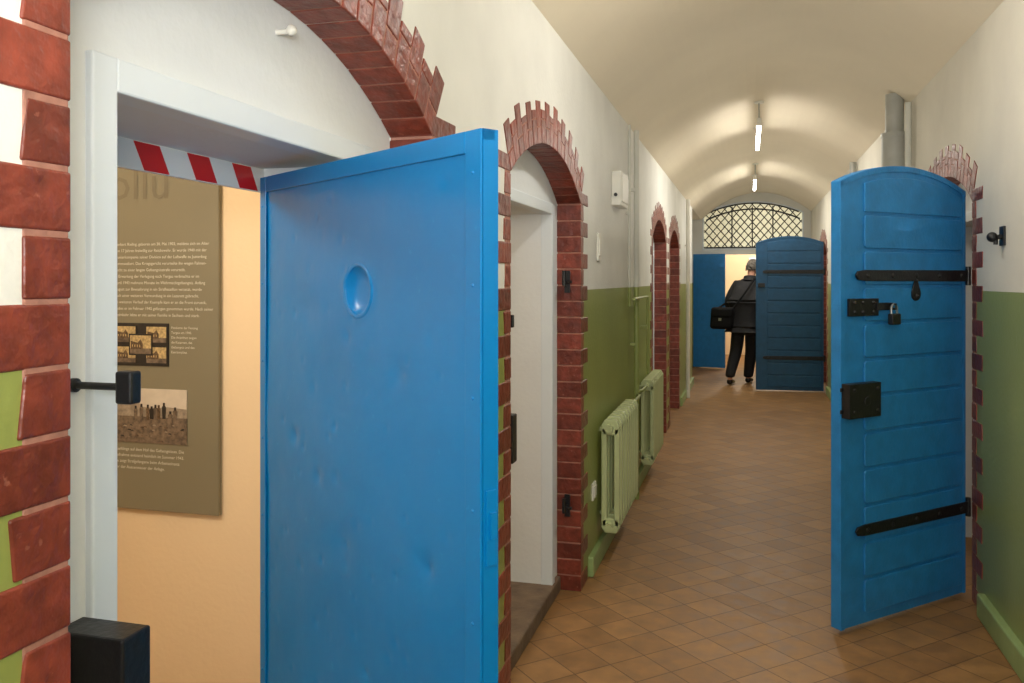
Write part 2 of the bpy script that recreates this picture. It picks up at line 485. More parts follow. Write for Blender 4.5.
mb = MB(); mb.box(XL-.01, XL+.03, 4.80, 7.95, 0, .115); mb.build('baseboard_left', M_green, bevel=.008, label='green painted skirting under the radiators', cat='skirting', kind='structure')
mb = MB(); mb.box(XL-.01, XL+.03, 11.65, 14.2, 0, .115); mb.build('baseboard_left', M_green, bevel=.008, label='green painted skirting', cat='skirting', kind='structure')
mb = MB(); mb.box(XR-.035, XR+.01, Y0, 4.77, 0, .12); mb.build('baseboard_right', M_green, bevel=.01, label='light green painted skirting', cat='skirting', kind='structure')
mb = MB(); mb.box(XR-.035, XR+.01, 6.58, 13.42, 0, .12); mb.build('baseboard_right', M_green, bevel=.01, label='light green painted skirting', cat='skirting', kind='structure')

for (a, b, xa, xb) in ((3.15, 4.55, -1.3, -.985), (.955, 2.29, -1.3, -.985)):
    mb = MB(); mb.box(xa, xb, a, b, 0, .085)
    mb.build('trim_%d' % i, M_stone, bevel=.012, label='worn grey-brown stone doorstep between brick jambs', cat='doorstep', kind='structure'); i += 1

# ------------------------------------------------------------ blue sheet-metal leaf
def frame_M(hx, hy, fx, fy, nsign=1):
    def g(ns):
        e = Vector((fx-hx, fy-hy, 0)); W = e.length; e.normalize()
        n = Vector((-e.y, e.x, 0))*ns
        return Matrix(((e.x, n.x, 0, hx), (e.y, n.y, 0, hy), (0, 0, 1, 0), (0, 0, 0, 1))), W
    c = Vector((0, 0, 1)); M, W = g(1)
    if (M @ Vector((W/2, 1, 1)) - c).length > (M @ Vector((W/2, -1, 1)) - c).length: M, W = g(-1)
    return M, W

M1, W1 = frame_M(-1.286, 2.064, -.4706, 1.4945)
d1 = empty('door_1', (-1.286, 2.064, 0), 'blue dented sheet-metal cell door standing open with round spyhole', 'door', 'structure')
ZB, ZT, T1 = .10, 1.98, .036
mb = MB(M1)
PS, PZ = .532, 1.676
nx, nz = 170, 320
dents = [(random.uniform(.05, W1-.05), random.uniform(.3, 1.9), random.uniform(.007, .016), random.uniform(.0008, .0026)) for _ in range(90)]
dents += [(.62, 1.2, .16, .006), (.3, .85, .2, .005), (.75, .75, .15, .005), (.4, 1.45, .10, .004), (.2, 1.3, .02, .005), (.33, 1.22, .018, .004), (.7, 1.5, .03, .004), (.45, 1.08, .05, .004), (.8, 1.12, .03, .004), (.28, 1.62, .05, .003)]
vs = []; fs = []
for a in range(nz+1):
    for b in range(nx+1):
        s_ = W1*b/nx; z_ = ZB + (ZT-ZB)*a/nz
        h = .0045*noise.noise(Vector((s_*3.2, z_*3.0, 1.3))) + .0016*noise.noise(Vector((s_*10, z_*8, 4.3))) + .0003*noise.noise(Vector((s_*26, z_*22, 9.3)))
        for (ds, dz, dr, da) in dents:
            q = ((s_-ds)**2 + (z_-dz)**2)/(dr*dr)
            if q < 6: h -= da*math.exp(-q)
        r = math.hypot(s_-PS, z_-PZ)
        if r < .056:
            u_ = r/.056
            h -= .017*(1-u_**4)
        elif r < .085: h += .0015*math.exp(-((r-.062)/.012)**2)
        edge = min(s_, W1-s_, z_-ZB, ZT-z_)
        h *= min(1, edge/.04)
        vs.append((s_, h, z_))
for a in range(nz):
    for b in range(nx):
        o = a*(nx+1)+b; fs.append((o, o+1, o+nx+2, o+nx+1))
mb.add(vs, fs)
mb.box(0, W1, -T1, -.027, ZB, ZT)
mb.box(0, .02, -.028, -.001, ZB, ZT); mb.box(W1-.02, W1, -.028, -.001, ZB, ZT)
mb.box(0, W1, -.028, -.001, ZB, ZB+.02); mb.box(0, W1, -.028, -.001, ZT-.02, ZT)
mb.build('leaf', M_blueA, parent=d1, smooth=True, label='blue enamelled steel sheet leaf with dents')
mb = MB(M1)
fw = .034
mb.box(0, fw, 0, .005, ZB, ZT); mb.box(W1-.05, W1, 0, .005, ZB, ZT); mb.box(fw, W1-.05, 0, .005, ZT-.042, ZT); mb.box(fw, W1-.05, 0, .005, ZB, ZB+.05)
mb.build('rim', M_blueA, parent=d1, bevel=.002)
mb = MB(M1)
mb.lathe((PS, -.002, PZ), (0, 1, 0), [(.067, 0), (.064, .004), (.059, .0055), (.055, .004), (.052, -.004)], 48, caps=False)
mb.build('spyhole_rim', M_blueA, parent=d1, smooth=True)
mb = MB(M1)
mb.box(W1-.001, W1+.004, -T1+.006, -.006, 1.17, 1.31); mb.box(W1, W1+.010, -T1+.010, -.012, 1.22, 1.27)
mb.build('lock_plate', M_blueA, parent=d1, bevel=.001)
for zz in (.45, 1.6):
    mb = MB(M1); mb.cyl((-.012, -.02, zz-.06), (-.012, -.02, zz+.06), .012)
    mb.build('hinge', M_frame, parent=d1, smooth=True)
mb = MB(M1)
for k in range(9):
    mb.ball((.017, .004, ZB+.12+k*.21), .004); mb.ball((W1-.025, .004, ZB+.12+k*.21), .004)
rv = mb.build('rivets', M_blueA, parent=d1, smooth=True); rv['kind'] = 'stuff'

# ------------------------------------------------------------ plank doors
def plank_door(name, hx, hy, fx, fy, zb, zc, za, label, t=.055, zs=1.0, mat=None, locks=True):
    mat = mat or M_blueB
    M, W = frame_M(hx, hy, fx, fy)
    d = empty(name, (hx, hy, 0), label, 'door', 'structure')
    r = za-zc; R = ((W/2)**2+r*r)/(2*r); cz = za-R
    def top(s, k=0): return cz + math.sqrt(max(0, (R+k)**2-(s-W/2)**2))
    mb = MB(M)
    poly = [(0, zb), (W, zb)] + [(W*(1-q/20), top(W*(1-q/20))) for q in range(21)]
    mb.prism(poly, 1, -t, 0)
    mb.build('leaf', mat, parent=d, bevel=.006)
    mb = MB(M)
    mb.box(0, .022, 0, .004, zb, zc-.004); mb.box(W-.03, W, 0, .005, zb, zc-.004)
    for q in range(20):
        s0, s1 = W*q/20, W*(q+1)/20
        mb.prism([(s0, top(s0)-.03), (s1, top(s1)-.03), (s1, top(s1)-.001), (s0, top(s0)-.001)], 1, 0, .005)
    mb.build('edging', mat, parent=d, bevel=.0015)
    mb = MB(M)
    s0, s1 = .04, W-.17
    hb = .178*zs; z = zb+.05
    while z < zc-.05:
        z1 = z+hb-.016
        if z1 < zc-.06:
            mb.cv = random.random(); mb.prism([(s0+.01, z), (s1-.01, z), (s1, z+.012), (s1, z1-.012), (s1-.01, z1), (s0+.01, z1), (s0, z1-.012), (s0, z+.012)], 1, -.001, .010)
        else:
            q = [(s0, z), (s1, z)] + [(s1-(s1-s0)*g/16, top(s1-(s1-s0)*g/16)-.06) for g in range(17)]
            mb.prism(q, 1, -.001, .010); break
        z += hb
    mb.build('boards', mat, parent=d, bevel=.005, label='horizontal blue painted boards')
    for zz in (.485*zs, 1.722*zs):
        mb = MB(M)
        mb.prism([(-.01, zz-.03), (W-.16, zz-.027), (W-.11, zz-.02), (W-.095, zz), (W-.11, zz+.02), (W-.16, zz+.027), (-.01, zz+.03)], 1, .008, .019)
        for g in range(5): mb.ball((.06+g*(W-.24)/4, .019, zz), .012, (1, .6, 1))
        mb.cyl((-.008, .012, zz-.05), (-.008, .012, zz+.05), .014)
        mb.build('strap_hinge', M_black, parent=d, bevel=.002)
    if not locks:
        mb = MB(M); mb.box(W-.13, W-.03, .004, .03, 1.50*zs, 1.56*zs); mb.build('latch', M_black, parent=d, bevel=.004)
        return d
    zz = 1.57*zs
    mb = MB(M)
    mb.box(W-.26, W-.045, .005, .020, zz-.045, zz+.04)
    mb.box(W-.36, W-.24, .018, .028, zz-.018, zz+.018)
    mb.tube([(W-.335, .026, zz-.012), (W-.335, .06, zz-.012), (W-.335, .06, zz+.012), (W-.335, .026, zz+.012)], .006, 8)
    for g in (-.08, -.14, -.22):
        mb.ball((W+g, .020, zz+.02), .009); mb.ball((W+g, .020, zz-.025), .009)
    mb.build('hasp', M_black, parent=d, bevel=.002)
    pl = MB(M)
    pl.box(W-.37, W-.305, .036, .066, zz-.09, zz-.035)
    p = pl.build('padlock', M_black, parent=d, bevel=.006, label='small dark padlock')
    pl = MB(M)
    pl.tube([(W-.357, .05, zz-.04), (W-.357, .05, zz-.005), (W-.348, .05, zz+.008), (W-.335, .05, zz+.013), (W-.322, .05, zz+.008), (W-.313, .05, zz-.005), (W-.313, .05, zz-.04)], .0055, 8)
    pl.build('shackle', M_steel, parent=d, smooth=True)
    mb = MB(M)
    mb.box(W-.235, W-.005, .004, .052, 1.04*zs, 1.205*zs)
    mb.box(W-.255, W+.006, .003, .014, 1.06*zs, 1.08*zs); mb.box(W-.255, W+.006, .003, .014, 1.165*zs, 1.185*zs)
    for g in (W-.21, W-.04):
        for h in (1.07, 1.175): mb.ball((g, .052, h*zs), .010, (1, .6, 1))
    mb.lathe((W-.13, .052, 1.12*zs), (0, 1, 0), [(.022, 0), (.022, .006), (.008, .007)], 16)
    mb.build('lock_box', M_black, parent=d, bevel=.004)
    mb = MB(M)
    sp = W-.56; zp = 1.63*zs
    pts = [(sp+.036*math.cos(a), zp+.036*math.sin(a)) for a in [math.radians(150+g*15) for g in range(17)]]
    pts += [(sp+.008, zp+.075), (sp-.008, zp+.075)]
    mb.prism(pts, 1, .009, .018); mb.ball((sp, .018, zp+.066), .009); mb.ball((sp, .018, zp-.012), .012)
    mb.build('spyhole_cover', M_black, parent=d, bevel=.002)
    return d
plank_door('door_2', 1.122, 5.045, .423, 4.328, .025, 2.175, 2.275, 'blue boarded arched cell door open on black strap hinges with padlock')
plank_door('door_3', 1.10, 13.62, .118, 13.56, .02, 2.27, 2.37, 'blue boarded arched door, toned as shaded, standing open across the corridor', zs=1.06, mat=M_blueShade, locks=False)

M4, W4 = frame_M(-1.02, 16.85, -.42, 16.72)
d4 = empty('door_4', (-1.02, 16.85, 0), 'plain blue door standing open beside the passage', 'door', 'structure')
mb = MB(M4); mb.box(0, W4, -.02, .025, .02, 2.2); mb.build('leaf', M_blueL, parent=d4, bevel=.004)
mb = MB(M4)
for (a, b) in ((.15, .95), (1.1, 2.05)):
    for (s0, s1, z0, z1) in ((.07, .09, a, b), (W4-.09, W4-.07, a, b), (.07, W4-.07, a, a+.02), (.07, W4-.07, b-.02, b)):
        mb.box(s0, s1, .024, .031, z0, z1)
mb.build('moulding', M_blueL, parent=d4)
mb = MB(M4); mb.cyl((W4-.05, .02, 1.1), (W4-.05, .07, 1.1), .012); mb.cyl((W4-.15, .065, 1.1), (W4-.05, .065, 1.1), .01)
mb.build('handle', M_black, parent=d4, smooth=True)

# ------------------------------------------------------------ iron fittings at the door jambs
for (yb) in (1.050, 3.20):
    mb = MB(); mb.box(-1.012, -.885, yb, yb+.062, .98, 1.17); mb.box(-1.012, -.99, yb-.02, yb+.082, 1.0, 1.15)
    mb.build('lock_keeper', M_black, bevel=.004, label='black iron box keeper fixed to white jamb', cat='lock fitting', group='iron keepers on the door jambs')
    e = empty('bolt_keeper', (-1.01, yb+.03, 1.5), 'black iron rod with square end block on white jamb', 'lock fitting', None, 'iron rods on the door jambs')
    mb = MB(); mb.lathe((-1.012, yb+.038, 1.537), (1, 0, 0), [(.011, 0), (.011, .010), (.0058, .012), (.0058, .09)], 16)
    mb.build('rod', M_black, parent=e, smooth=True)
    mb = MB(); mb.box(-.922, -.892, yb+.026, yb+.05, 1.512, 1.562); mb.build('end_block', M_black, parent=e, bevel=.004)
for zz in (1.69, .47):
    mb = MB()
    mb.box(-.965, -.935, 4.545, 4.556, zz-.06, zz+.06)
    mb.cyl((-.95, 4.55, zz), (-.95, 4.46, zz), .010, n=10); mb.cyl((-.95, 4.465, zz-.02), (-.95, 4.465, zz+.06), .011, n=10)
    mb.cyl((-.95, 4.50, zz), (-.915, 4.50, zz), .008, n=10)
    mb.build('hinge_pintle', M_black, smooth=True, label='black iron hinge pintle set in brick jamb', cat='hinge', group='pintles in the brick jamb')
mb = MB()
HY = 4.42
mb.box(XR-.010, XR+.002, HY-.03, HY+.04, 1.86, 1.95)
mb.cyl((XR-.01, HY, 1.9), (XR-.045, HY, 1.9), .012, n=12); mb.ball((XR-.05, HY, 1.9), .024)
mb.cyl((XR-.035, HY, 1.9), (XR-.035, HY, 1.865), .010, n=12)
mb.build('door_stop', M_black, smooth=True, label='black rubber-tipped door stop on white wall', cat='door stop')
mb = MB(); mb.cyl((-1.012, 1.68, 2.25), (-.975, 1.68, 2.25), .006, n=10); mb.ball((-.972, 1.68, 2.252), .012)
mb.build('wall_hook', M_plastic, smooth=True, label='small white screw hook above the doorway', cat='hook')

tp = empty('warning_strip', (-1.3, 1.6, 1.94), 'red and white striped warning strip along the low lintel', 'warning tape')
mb = MB(); mb.box(-1.312, -1.30, 1.12, 2.099, 1.943, 2.008); mb.build('strip', M_tape, parent=tp)
y = 1.205
while y < 2.08:
    a, b = y, min(y+.085, 2.06)
    mb = MB(); mb.prism([(a, 2.006), (b, 2.006), (b+.035, 1.945), (a+.035, 1.945)], 0, -1.2995, -1.2985); y += .185
    mb.build('red_stripe', M_red, parent=tp)

# ------------------------------------------------------------ exhibition board
def text_geo(body, size, spacing=1.0):
    cu = bpy.data.curves.new('t', 'FONT'); cu.body = body; cu.size = size; cu.space_line = spacing; cu.resolution_u = 2
    ob = bpy.data.objects.new('t', cu); COL.objects.link(ob)
    dg = bpy.context.evaluated_depsgraph_get(); dg.update()
    me = bpy.data.meshes.new_from_object(ob.evaluated_get(dg))
    vs = [tuple(v.co) for v in me.vertices]; fs = [tuple(p.vertices) for p in me.polygons]
    bpy.data.objects.remove(ob); bpy.data.meshes.remove(me)
    return vs, fs
YP = 2.78
bd = empty('display_board', (-2.25, YP-.01, .82), 'olive exhibition board with German text and two old photographs', 'information board')
mb = MB(); mb.box(-2.60, -1.90, YP-.022, YP-.002, .82, 2.30); mb.build('board', M_panel, parent=bd, bevel=.002)
def put_text(body, x, z, size, mat, sp=1.0, y=YP-.0235, nm='lettering'):
    vs, fs = text_geo(body, size, sp)
    if not vs: return
    mb = MB(); mb.add([(x+v[0], y, z+v[1]) for v in vs], fs)
    mb.build(nm, mat, parent=bd, recalc=False)
TX = -2.36
put_text('ollu', TX-.03, 2.010, .19, M_paneld, nm='title')
main = ("Herbert Rieling, geboren am 30. Mai 1903, meldete sich im Alter\n"
"von 17 Jahren freiwillig zur Reichswehr. Er wurde 1940 mit der\n"
"Pionierkompanie seiner Division auf der Luftwaffe zu Jueterbog\n"
"kommandiert. Das Kriegsgericht verurteilte ihn wegen Fahnen-\n"
"flucht zu einer langen Gefaengnisstrafe verurteilt.\n"
"In Erwartung der Verlegung nach Torgau verbrachte er im\n"
"April 1943 mehrere Monate im Wehrmachtgefaengnis. Anfang\n"
"August zur Bewaehrung in ein Strafbataillon versetzt, wurde\n"
"nach einer weiteren Verwundung in ein Lazarett gebracht.\n"
"Im weiteren Verlauf der Kaempfe kam er an die Front zurueck,\n"
"wobei er im Februar 1945 gefangen genommen wurde. Nach seiner\n"
"Heimkehr lebte er mit seiner Familie in Sachsen und starb.")
put_text(main, TX, 1.832, .0160, M_panelt, 1.54)
put_text("Postkarte der Festung\nTorgau um 1940.\nDie Ansichten zeigen\ndie Kasernen, das\nGefaengnis und den\nExerzierplatz.", -2.105, 1.515, .0130, M_panelt, 1.42, nm='caption')
put_text("Haeftlinge auf dem Hof des Gefaengnisses. Die\nAufnahme entstand heimlich im Sommer 1943.\nSie zeigt Strafgefangene beim Arbeitseinsatz\nvor der Aussenmauer der Anlage.", TX, 1.045, .0165, M_panelt, 1.4, nm='caption')
pc = MB(); y_ = YP-.026
pc.box(-2.36, -2.115, y_, YP-.02, 1.372, 1.535)
for k, (x0, z0, ww, hh) in enumerate(((-2.350, 1.462, .088, .060), (-2.212, 1.462, .088, .060), (-2.350, 1.384, .088, .060), (-2.212, 1.384, .088, .060), (-2.284, 1.418, .094, .070))):
    yy = y_ - (.0026 if k == 4 else 0)
    pc.cm = 0; pc.box(x0-.006, x0+ww+.006, yy-.0012, y_, z0-.006, z0+hh+.006)
    pc.cm = 1; pc.box(x0, x0+ww, yy-.0018, yy-.001, z0+hh*.3, z0+hh)
    pc.cm = 3; pc.box(x0, x0+ww, yy-.0018, yy-.001, z0, z0+hh*.3)
    pc.cm = 2
    pc.prism([(x0+.004, z0+hh*.25), (x0+ww*.62, z0+hh*.25), (x0+ww*.62, z0+hh*.55), (x0+ww*.5, z0+hh*.8), (x0+ww*.38, z0+hh*.6), (x0+.004, z0+hh*.7)], 1, yy-.0024, yy-.0018)
    pc.cm = 1
    for g in range(4): pc.box(x0+.010+g*.011, x0+.0135+g*.011, yy-.003, yy-.0024, z0+hh*.36, z0+hh*.50)
pc.build('postcard', [M_dark, M_ochre, M_sepiam, M_sepiad], parent=bd, label='postcard with five small sepia views on black')
ph = MB()
ph.box(-2.36, -2.035, y_, YP-.02, 1.078, 1.178); ph.cm = 1
ph.box(-2.36, -2.035, y_, YP-.02, 1.178, 1.285); ph.cm = 4
ph.prism([(-2.36, 1.178), (-2.035, 1.178), (-2.035, 1.212), (-2.12, 1.218), (-2.17, 1.212), (-2.24, 1.216), (-2.25, 1.252), (-2.28, 1.272), (-2.32, 1.272), (-2.345, 1.25), (-2.36, 1.25)], 1, y_-.0008, y_)
for k in range(30):
    x0 = random.uniform(-2.35, -2.05); z0 = random.uniform(1.082, 1.150); sz = random.uniform(.003, .010)
    ph.cm = random.choice((4, 2, 2, 3)); ph.prism([(x0-sz, z0), (x0+sz, z0-sz*.2), (x0+sz*.6, z0+sz*.4), (x0-sz*.4, z0+sz*.5)], 1, y_-.0008, y_)
for k in range(9):
    x0 = -2.255+k*.021+random.uniform(-.008, .008); hh = random.uniform(.048, .062); w0 = random.uniform(.007, .011); zz0 = 1.165+random.uniform(-.014, .008)
    ph.cm = random.choice((3, 2, 0))
    ph.prism([(x0-w0*.7, zz0), (x0+w0*.7, zz0), (x0+w0, zz0+hh*.72), (x0+w0*.5, zz0+hh*.82), (x0-w0*.5, zz0+hh*.82), (x0-w0, zz0+hh*.72)], 1, y_-.002, y_-.001)
    ph.cm = random.choice((2, 3)); ph.prism([(x0-.004, zz0+hh*.8), (x0+.004, zz0+hh*.8), (x0+.004, zz0+hh), (x0-.004, zz0+hh)], 1, y_-.0024, y_-.001)
ph.build('photograph', [M_sepiad, M_sepia, M_sepiam, M_dark, pbr('sepia_building', lin(152, 138, 120), .5, .3, 60)], parent=bd, label='sepia photograph of a row of men outside a building')

# ------------------------------------------------------------ radiators
def radiator(ya, yb, ztop, lab):
    e = empty('radiator', (-.795, (ya+yb)/2, .18), lab, 'radiator', None, 'wall radiators along the corridor')
    n = int(round((yb-ya)/.11)); p = (yb-ya)/n
    mb = MB()
    x0, x1 = -.850, -.740
    zt = ztop
    for k in range(n):
        a = ya+k*p; c = a+p*.5
        hw = .022
        mb.prism([(x0, .215), (x0+.02, .18), (x1-.02, .18), (x1, .215), (x1, .255), (x1-.02, .27), (x0+.02, .27), (x0, .255)], 1, c-hw, c+hw)
        mb.prism([(x0, zt-.08), (x0+.02, zt-.095), (x1-.02, zt-.095), (x1, zt-.08), (x1, zt-.035), (x1-.02, zt), (x0+.02, zt), (x0, zt-.035)], 1, c-hw, c+hw)
        for xx in (x0+.016, x1-.018):
            mb.box(xx-.016, xx+.018, c-hw, c+hw, .22, zt-.05)
    mb.build('columns', M_rad, parent=e, bevel=.008, seg=3)
    for z in (.225, zt-.05):
        mb = MB(); mb.cyl((-.80, ya-.006, z), (-.80, yb+.006, z), .024, n=14)
        mb.build('header_tube', M_rad, parent=e, smooth=True)
    for yy in (ya+.15, yb-.15):
        for z in (.26, zt-.09):
            mb = MB(); mb.box(XL+.001, -.835, yy, yy+.02, z, z+.02); mb.build('wall_bracket', M_rad, parent=e)
    mb = MB(); mb.lathe((-.80, yb+.006, zt-.05), (0, 1, 0), [(.012, 0), (.012, .02), (.022, .022), (.022, .045), (.014, .05)], 16)
    mb.build('valve', M_plastic, parent=e, smooth=True)
radiator(5.03, 6.02, .862, 'pale green column radiator on the green wall beside the doorway')
radiator(6.98, 7.84, .885, 'pale green column radiator next to the heating pipes')

def pipe(paths, mat, label, grp=None, clips=(), name='heating_pipe'):
    mb = MB()
    for pts, r in paths: mb.tube(pts, r, 20)
    for (x, y, z) in clips: mb.box(XL+.001 if x < 0 else x, x if x < 0 else XR-.001, y-.02, y+.02, z-.012, z+.012)
    mb.build(name, mat, smooth=True, label=label, cat='pipe', group=grp)
pipe([([(-.835, 6.62, .0), (-.835, 6.62, 2.86)], .021), ([(-.835, 6.62, 1.56), (-.80, 6.55, 1.56), (-.80, 6.2, 1.56)], .012), ([(-.835, 6.62, .835), (-.80, 6.66, .835), (-.80, 6.97, .835)], .012), ([(-.835, 6.62, .812), (-.80, 6.55, .812), (-.80, 6.08, .812)], .012)], M_pipe, 'heating riser, white above and green below, feeding radiators', 'wall pipes', [(-.835, 6.62, 2.4), (-.835, 6.62, 1.2)])
pipe([([(-.855, 6.36, 1.5), (-.855, 6.36, 2.86)], .012)], M_pipe, 'thin white conduit running up the wall', 'wall pipes', [(-.855, 6.36, 2.2)], name='conduit')
pipe([([(-.82, 7.25, .90), (-.82, 7.25, 1.56), (-.82, 6.66, 1.56)], .010)], M_pipe, 'slim pipe joining riser and radiator', 'wall pipes', [(-.82, 7.25, 1.3)])
pipe([([(-.835, 12.5, 0), (-.835, 12.5, 2.86)], .03)], M_plastic, 'pale vertical pipe between distant doorways', 'wall pipes', [(-.835, 12.5, 2.2)])
pipe([([(1.05, 6.85, 2.50), (1.05, 6.85, 3.08)], .064), ([(1.05, 6.85, 2.50), (1.05, 6.85, 2.79)], .090), ([(1.05, 6.85, 2.76), (1.05, 6.85, 2.79)], .096)], M_pipeg, 'thick grey ventilation pipe with wide collar under the vault', None, [(1.05, 6.85, 2.62)], name='ventilation_pipe')
pipe([([(1.105, 6.62, 2.3), (1.105, 6.62, 2.97)], .022)], M_pipe, 'thin white pipe beside the ventilation pipe', 'wall pipes', [(1.10, 6.62, 2.5)])
pipe([([(1.10, 9.9, 2.4), (1.10, 9.9, 2.98)], .035)], M_pipeg, 'short grey vertical pipe under the vault', 'wall pipes', [(1.10, 9.9, 2.6)])

e = empty('junction_box', (-.85, 5.82, 2.2), 'white electrical distribution box high on the wall', 'electrical box')
mb = MB(); mb.box(XL, -.815, 5.65, 6.0, 2.2, 2.43); mb.build('housing', M_plastic, parent=e, bevel=.006)
mb = MB(); mb.box(-.816, -.808, 5.68, 5.97, 2.225, 2.405); mb.build('cover', M_plastic, parent=e, bevel=.003)
mb = MB(); mb.cyl((-.85, 5.66, 2.27), (-.85, 5.64, 2.27), .012); mb.build('cable_gland', M_black, parent=e)
def switch(name, y, z, h, w_, lab, cat):
    e = empty(name, (XL, y, z-h/2), lab, cat)
    mb = MB(); mb.box(XL, XL+.012, y-w_/2, y+w_/2, z-h/2, z+h/2); mb.build('plate', M_plastic, parent=e, bevel=.004)
    mb = MB(); mb.box(XL+.01, XL+.018, y-w_/3, y+w_/3, z-h/3.2, z+h/3.2); mb.build('rocker', M_plastic, parent=e, bevel=.002)
switch('light_switch', 5.12, 1.9, .17, .09, 'white wall switch above the green paint line', 'light switch')
switch('wall_socket', 4.95, .46, .1, .1, 'white wall socket low on the green wall', 'socket')

# ------------------------------------------------------------ pendant tubes
def light(name, typ, loc, energy, col, size=.5, sy=None, rot=None):
    l = bpy.data.lights.new(name, typ); l.energy = energy; l.color = col
    if typ == 'AREA':
        l.size = size
        if sy: l.shape = 'RECTANGLE'; l.size_y = sy
    else: l.shadow_soft_size = size
    o = bpy.data.objects.new(name, l); o.location = Vector(loc)*S
    if rot: o.rotation_euler = rot
    COL.objects.link(o)
    return o
def tube_lamp(ya, yb, lab, mt, down=30):
    X = .10; Z = 3.15
    e = empty('pendant_lamp', (X, (ya+yb)/2, Z), lab, 'ceiling lamp', None, 'fluorescent pendants along the vault')
    mb = MB(); mb.box(X-.02, X+.02, ya, yb, Z+.022, Z+.05); mb.box(X-.02, X+.02, ya-.012, ya+.03, Z-.02, Z+.05); mb.box(X-.02, X+.02, yb-.03, yb+.012, Z-.02, Z+.05)
    mb.build('batten', M_plastic, parent=e, bevel=.004)
    mb = MB(); mb.cyl((X, ya+.03, Z), (X, yb-.03, Z), .019, n=16); mb.build('tube', mt, parent=e, smooth=True)
    for yy in (ya+.12, yb-.12):
        mb = MB(); mb.cyl((X, yy, Z+.05), (X, yy, 3.365), .008, n=8)
        mb.build('suspension_rod', M_pipeg, parent=e, smooth=True)
        mb = MB(); mb.lathe((X, yy, 3.36), (0, 0, 1), [(.04, 0), (.045, .01), (.045, .02)], 16)
        mb.build('ceiling_rose', M_plastic, parent=e, smooth=True)
    light('tube_glow', 'AREA', (X, (ya+yb)/2, Z-.04), down, (1, .95, .87), .10, 1.25)
tube_lamp(8.2, 9.8, 'white fluorescent tube hung on short rods from vault', M_tube, 20)
tube_lamp(12.6, 14.2, 'white fluorescent tube hung on short rods from vault', M_tube, 20)
tube_lamp(2.95, 4.45, 'white fluorescent tube hung on short rods from vault', M_tube, 9)
tube_lamp(-1.4, .1, 'white fluorescent tube hung on short rods from vault', M_tube, 8)
for yy, en in ((2.6, 3.0), (6.2, 6.5), (11.2, 8.5), (15.8, 5.0)):
    light('vault_fill', 'AREA', (.13, yy, 1.95), en, (1, .95, .85), 1.2, 2.8, (math.pi, 0, 0))  # added fill lights without fixtures, facing up to even out the vault

# ------------------------------------------------------------ person (true metres)
PX, PY = -.115*S, 14.35*S
ang = math.radians(-14)
SH = Matrix(((1, 0, .075, 0), (0, 1, 0, 0), (0, 0, 1, 0), (0, 0, 0, 1)))
RP = Matrix.Translation((PX, PY, 0)) @ SH @ Matrix.Rotation(ang, 4, 'Z')
pe = bpy.data.objects.new('person', None); pe.empty_display_size = .1; pe.location = (PX, PY, 0); COL.objects.link(pe)
tag(pe, 'grey-haired person in black jacket walking away with a shoulder bag', 'person')

def skin_obj(name, nodes, edges, mat, parent, sub=2):
    me = bpy.data.meshes.new(name)
    me.from_pydata([Vector(n[0]) for n in nodes], edges, [])
    ob = bpy.data.objects.new(name, me); COL.objects.link(ob)
    sk = ob.modifiers.new('skin', 'SKIN'); sk.use_smooth_shade = True
    for k, n in enumerate(nodes):
        d = me.skin_vertices[0].data[k]; r = n[1]
        d.radius = r if isinstance(r, tuple) else (r, r)
        d.use_root = (k == 0)
    ss = ob.modifiers.new('sub', 'SUBSURF'); ss.levels = sub; ss.render_levels = sub
    dg = bpy.context.evaluated_depsgraph_get(); dg.update()
    m2 = bpy.data.meshes.new_from_object(ob.evaluated_get(dg))
    bpy.data.objects.remove(ob)
    m2.transform(RP)
    m2.name = name; m2.materials.clear(); m2.materials.append(mat)
    xs = [v.co for v in m2.vertices]
    c = Vector((sum(v.x for v in xs)/len(xs), sum(v.y for v in xs)/len(xs), min(v.z for v in xs)))
    m2.transform(Matrix.Translation(-c))
    for p in m2.polygons: p.use_smooth = True
    o = bpy.data.objects.new(name, m2); COL.objects.link(o); o.parent = parent; o.location = c - parent.location
    return o

def fingers(nodes, edges, palm, side, dirv):
    base = len(nodes)-1
    px = Vector(palm)
    d = Vector(dirv).normalized()
    across = Vector((0, 1, 0)); across = (across - d*across.dot(d)).normalized()
    curl = Vector((-side, 0, 0))
    for q, (off, ln) in enumerate(((.028, .07), (.010, .08), (-.010, .075), (-.028, .06))):
        a = px + d*.045 + across*off; b = a + d*ln*.5 + curl*.008; c = b + d*ln*.4 + curl*.022
        n0 = len(nodes); nodes += [(a, .010), (b, .009), (c, .007)]; edges += [(base, n0), (n0, n0+1), (n0+1, n0+2)]
    a = px + across*.035 + d*.01; b = a + across*.018 + d*.03 + curl*.01
    n0 = len(nodes); nodes += [(a, .011), (b, .009)]; edges += [(base, n0), (n0, n0+1)]

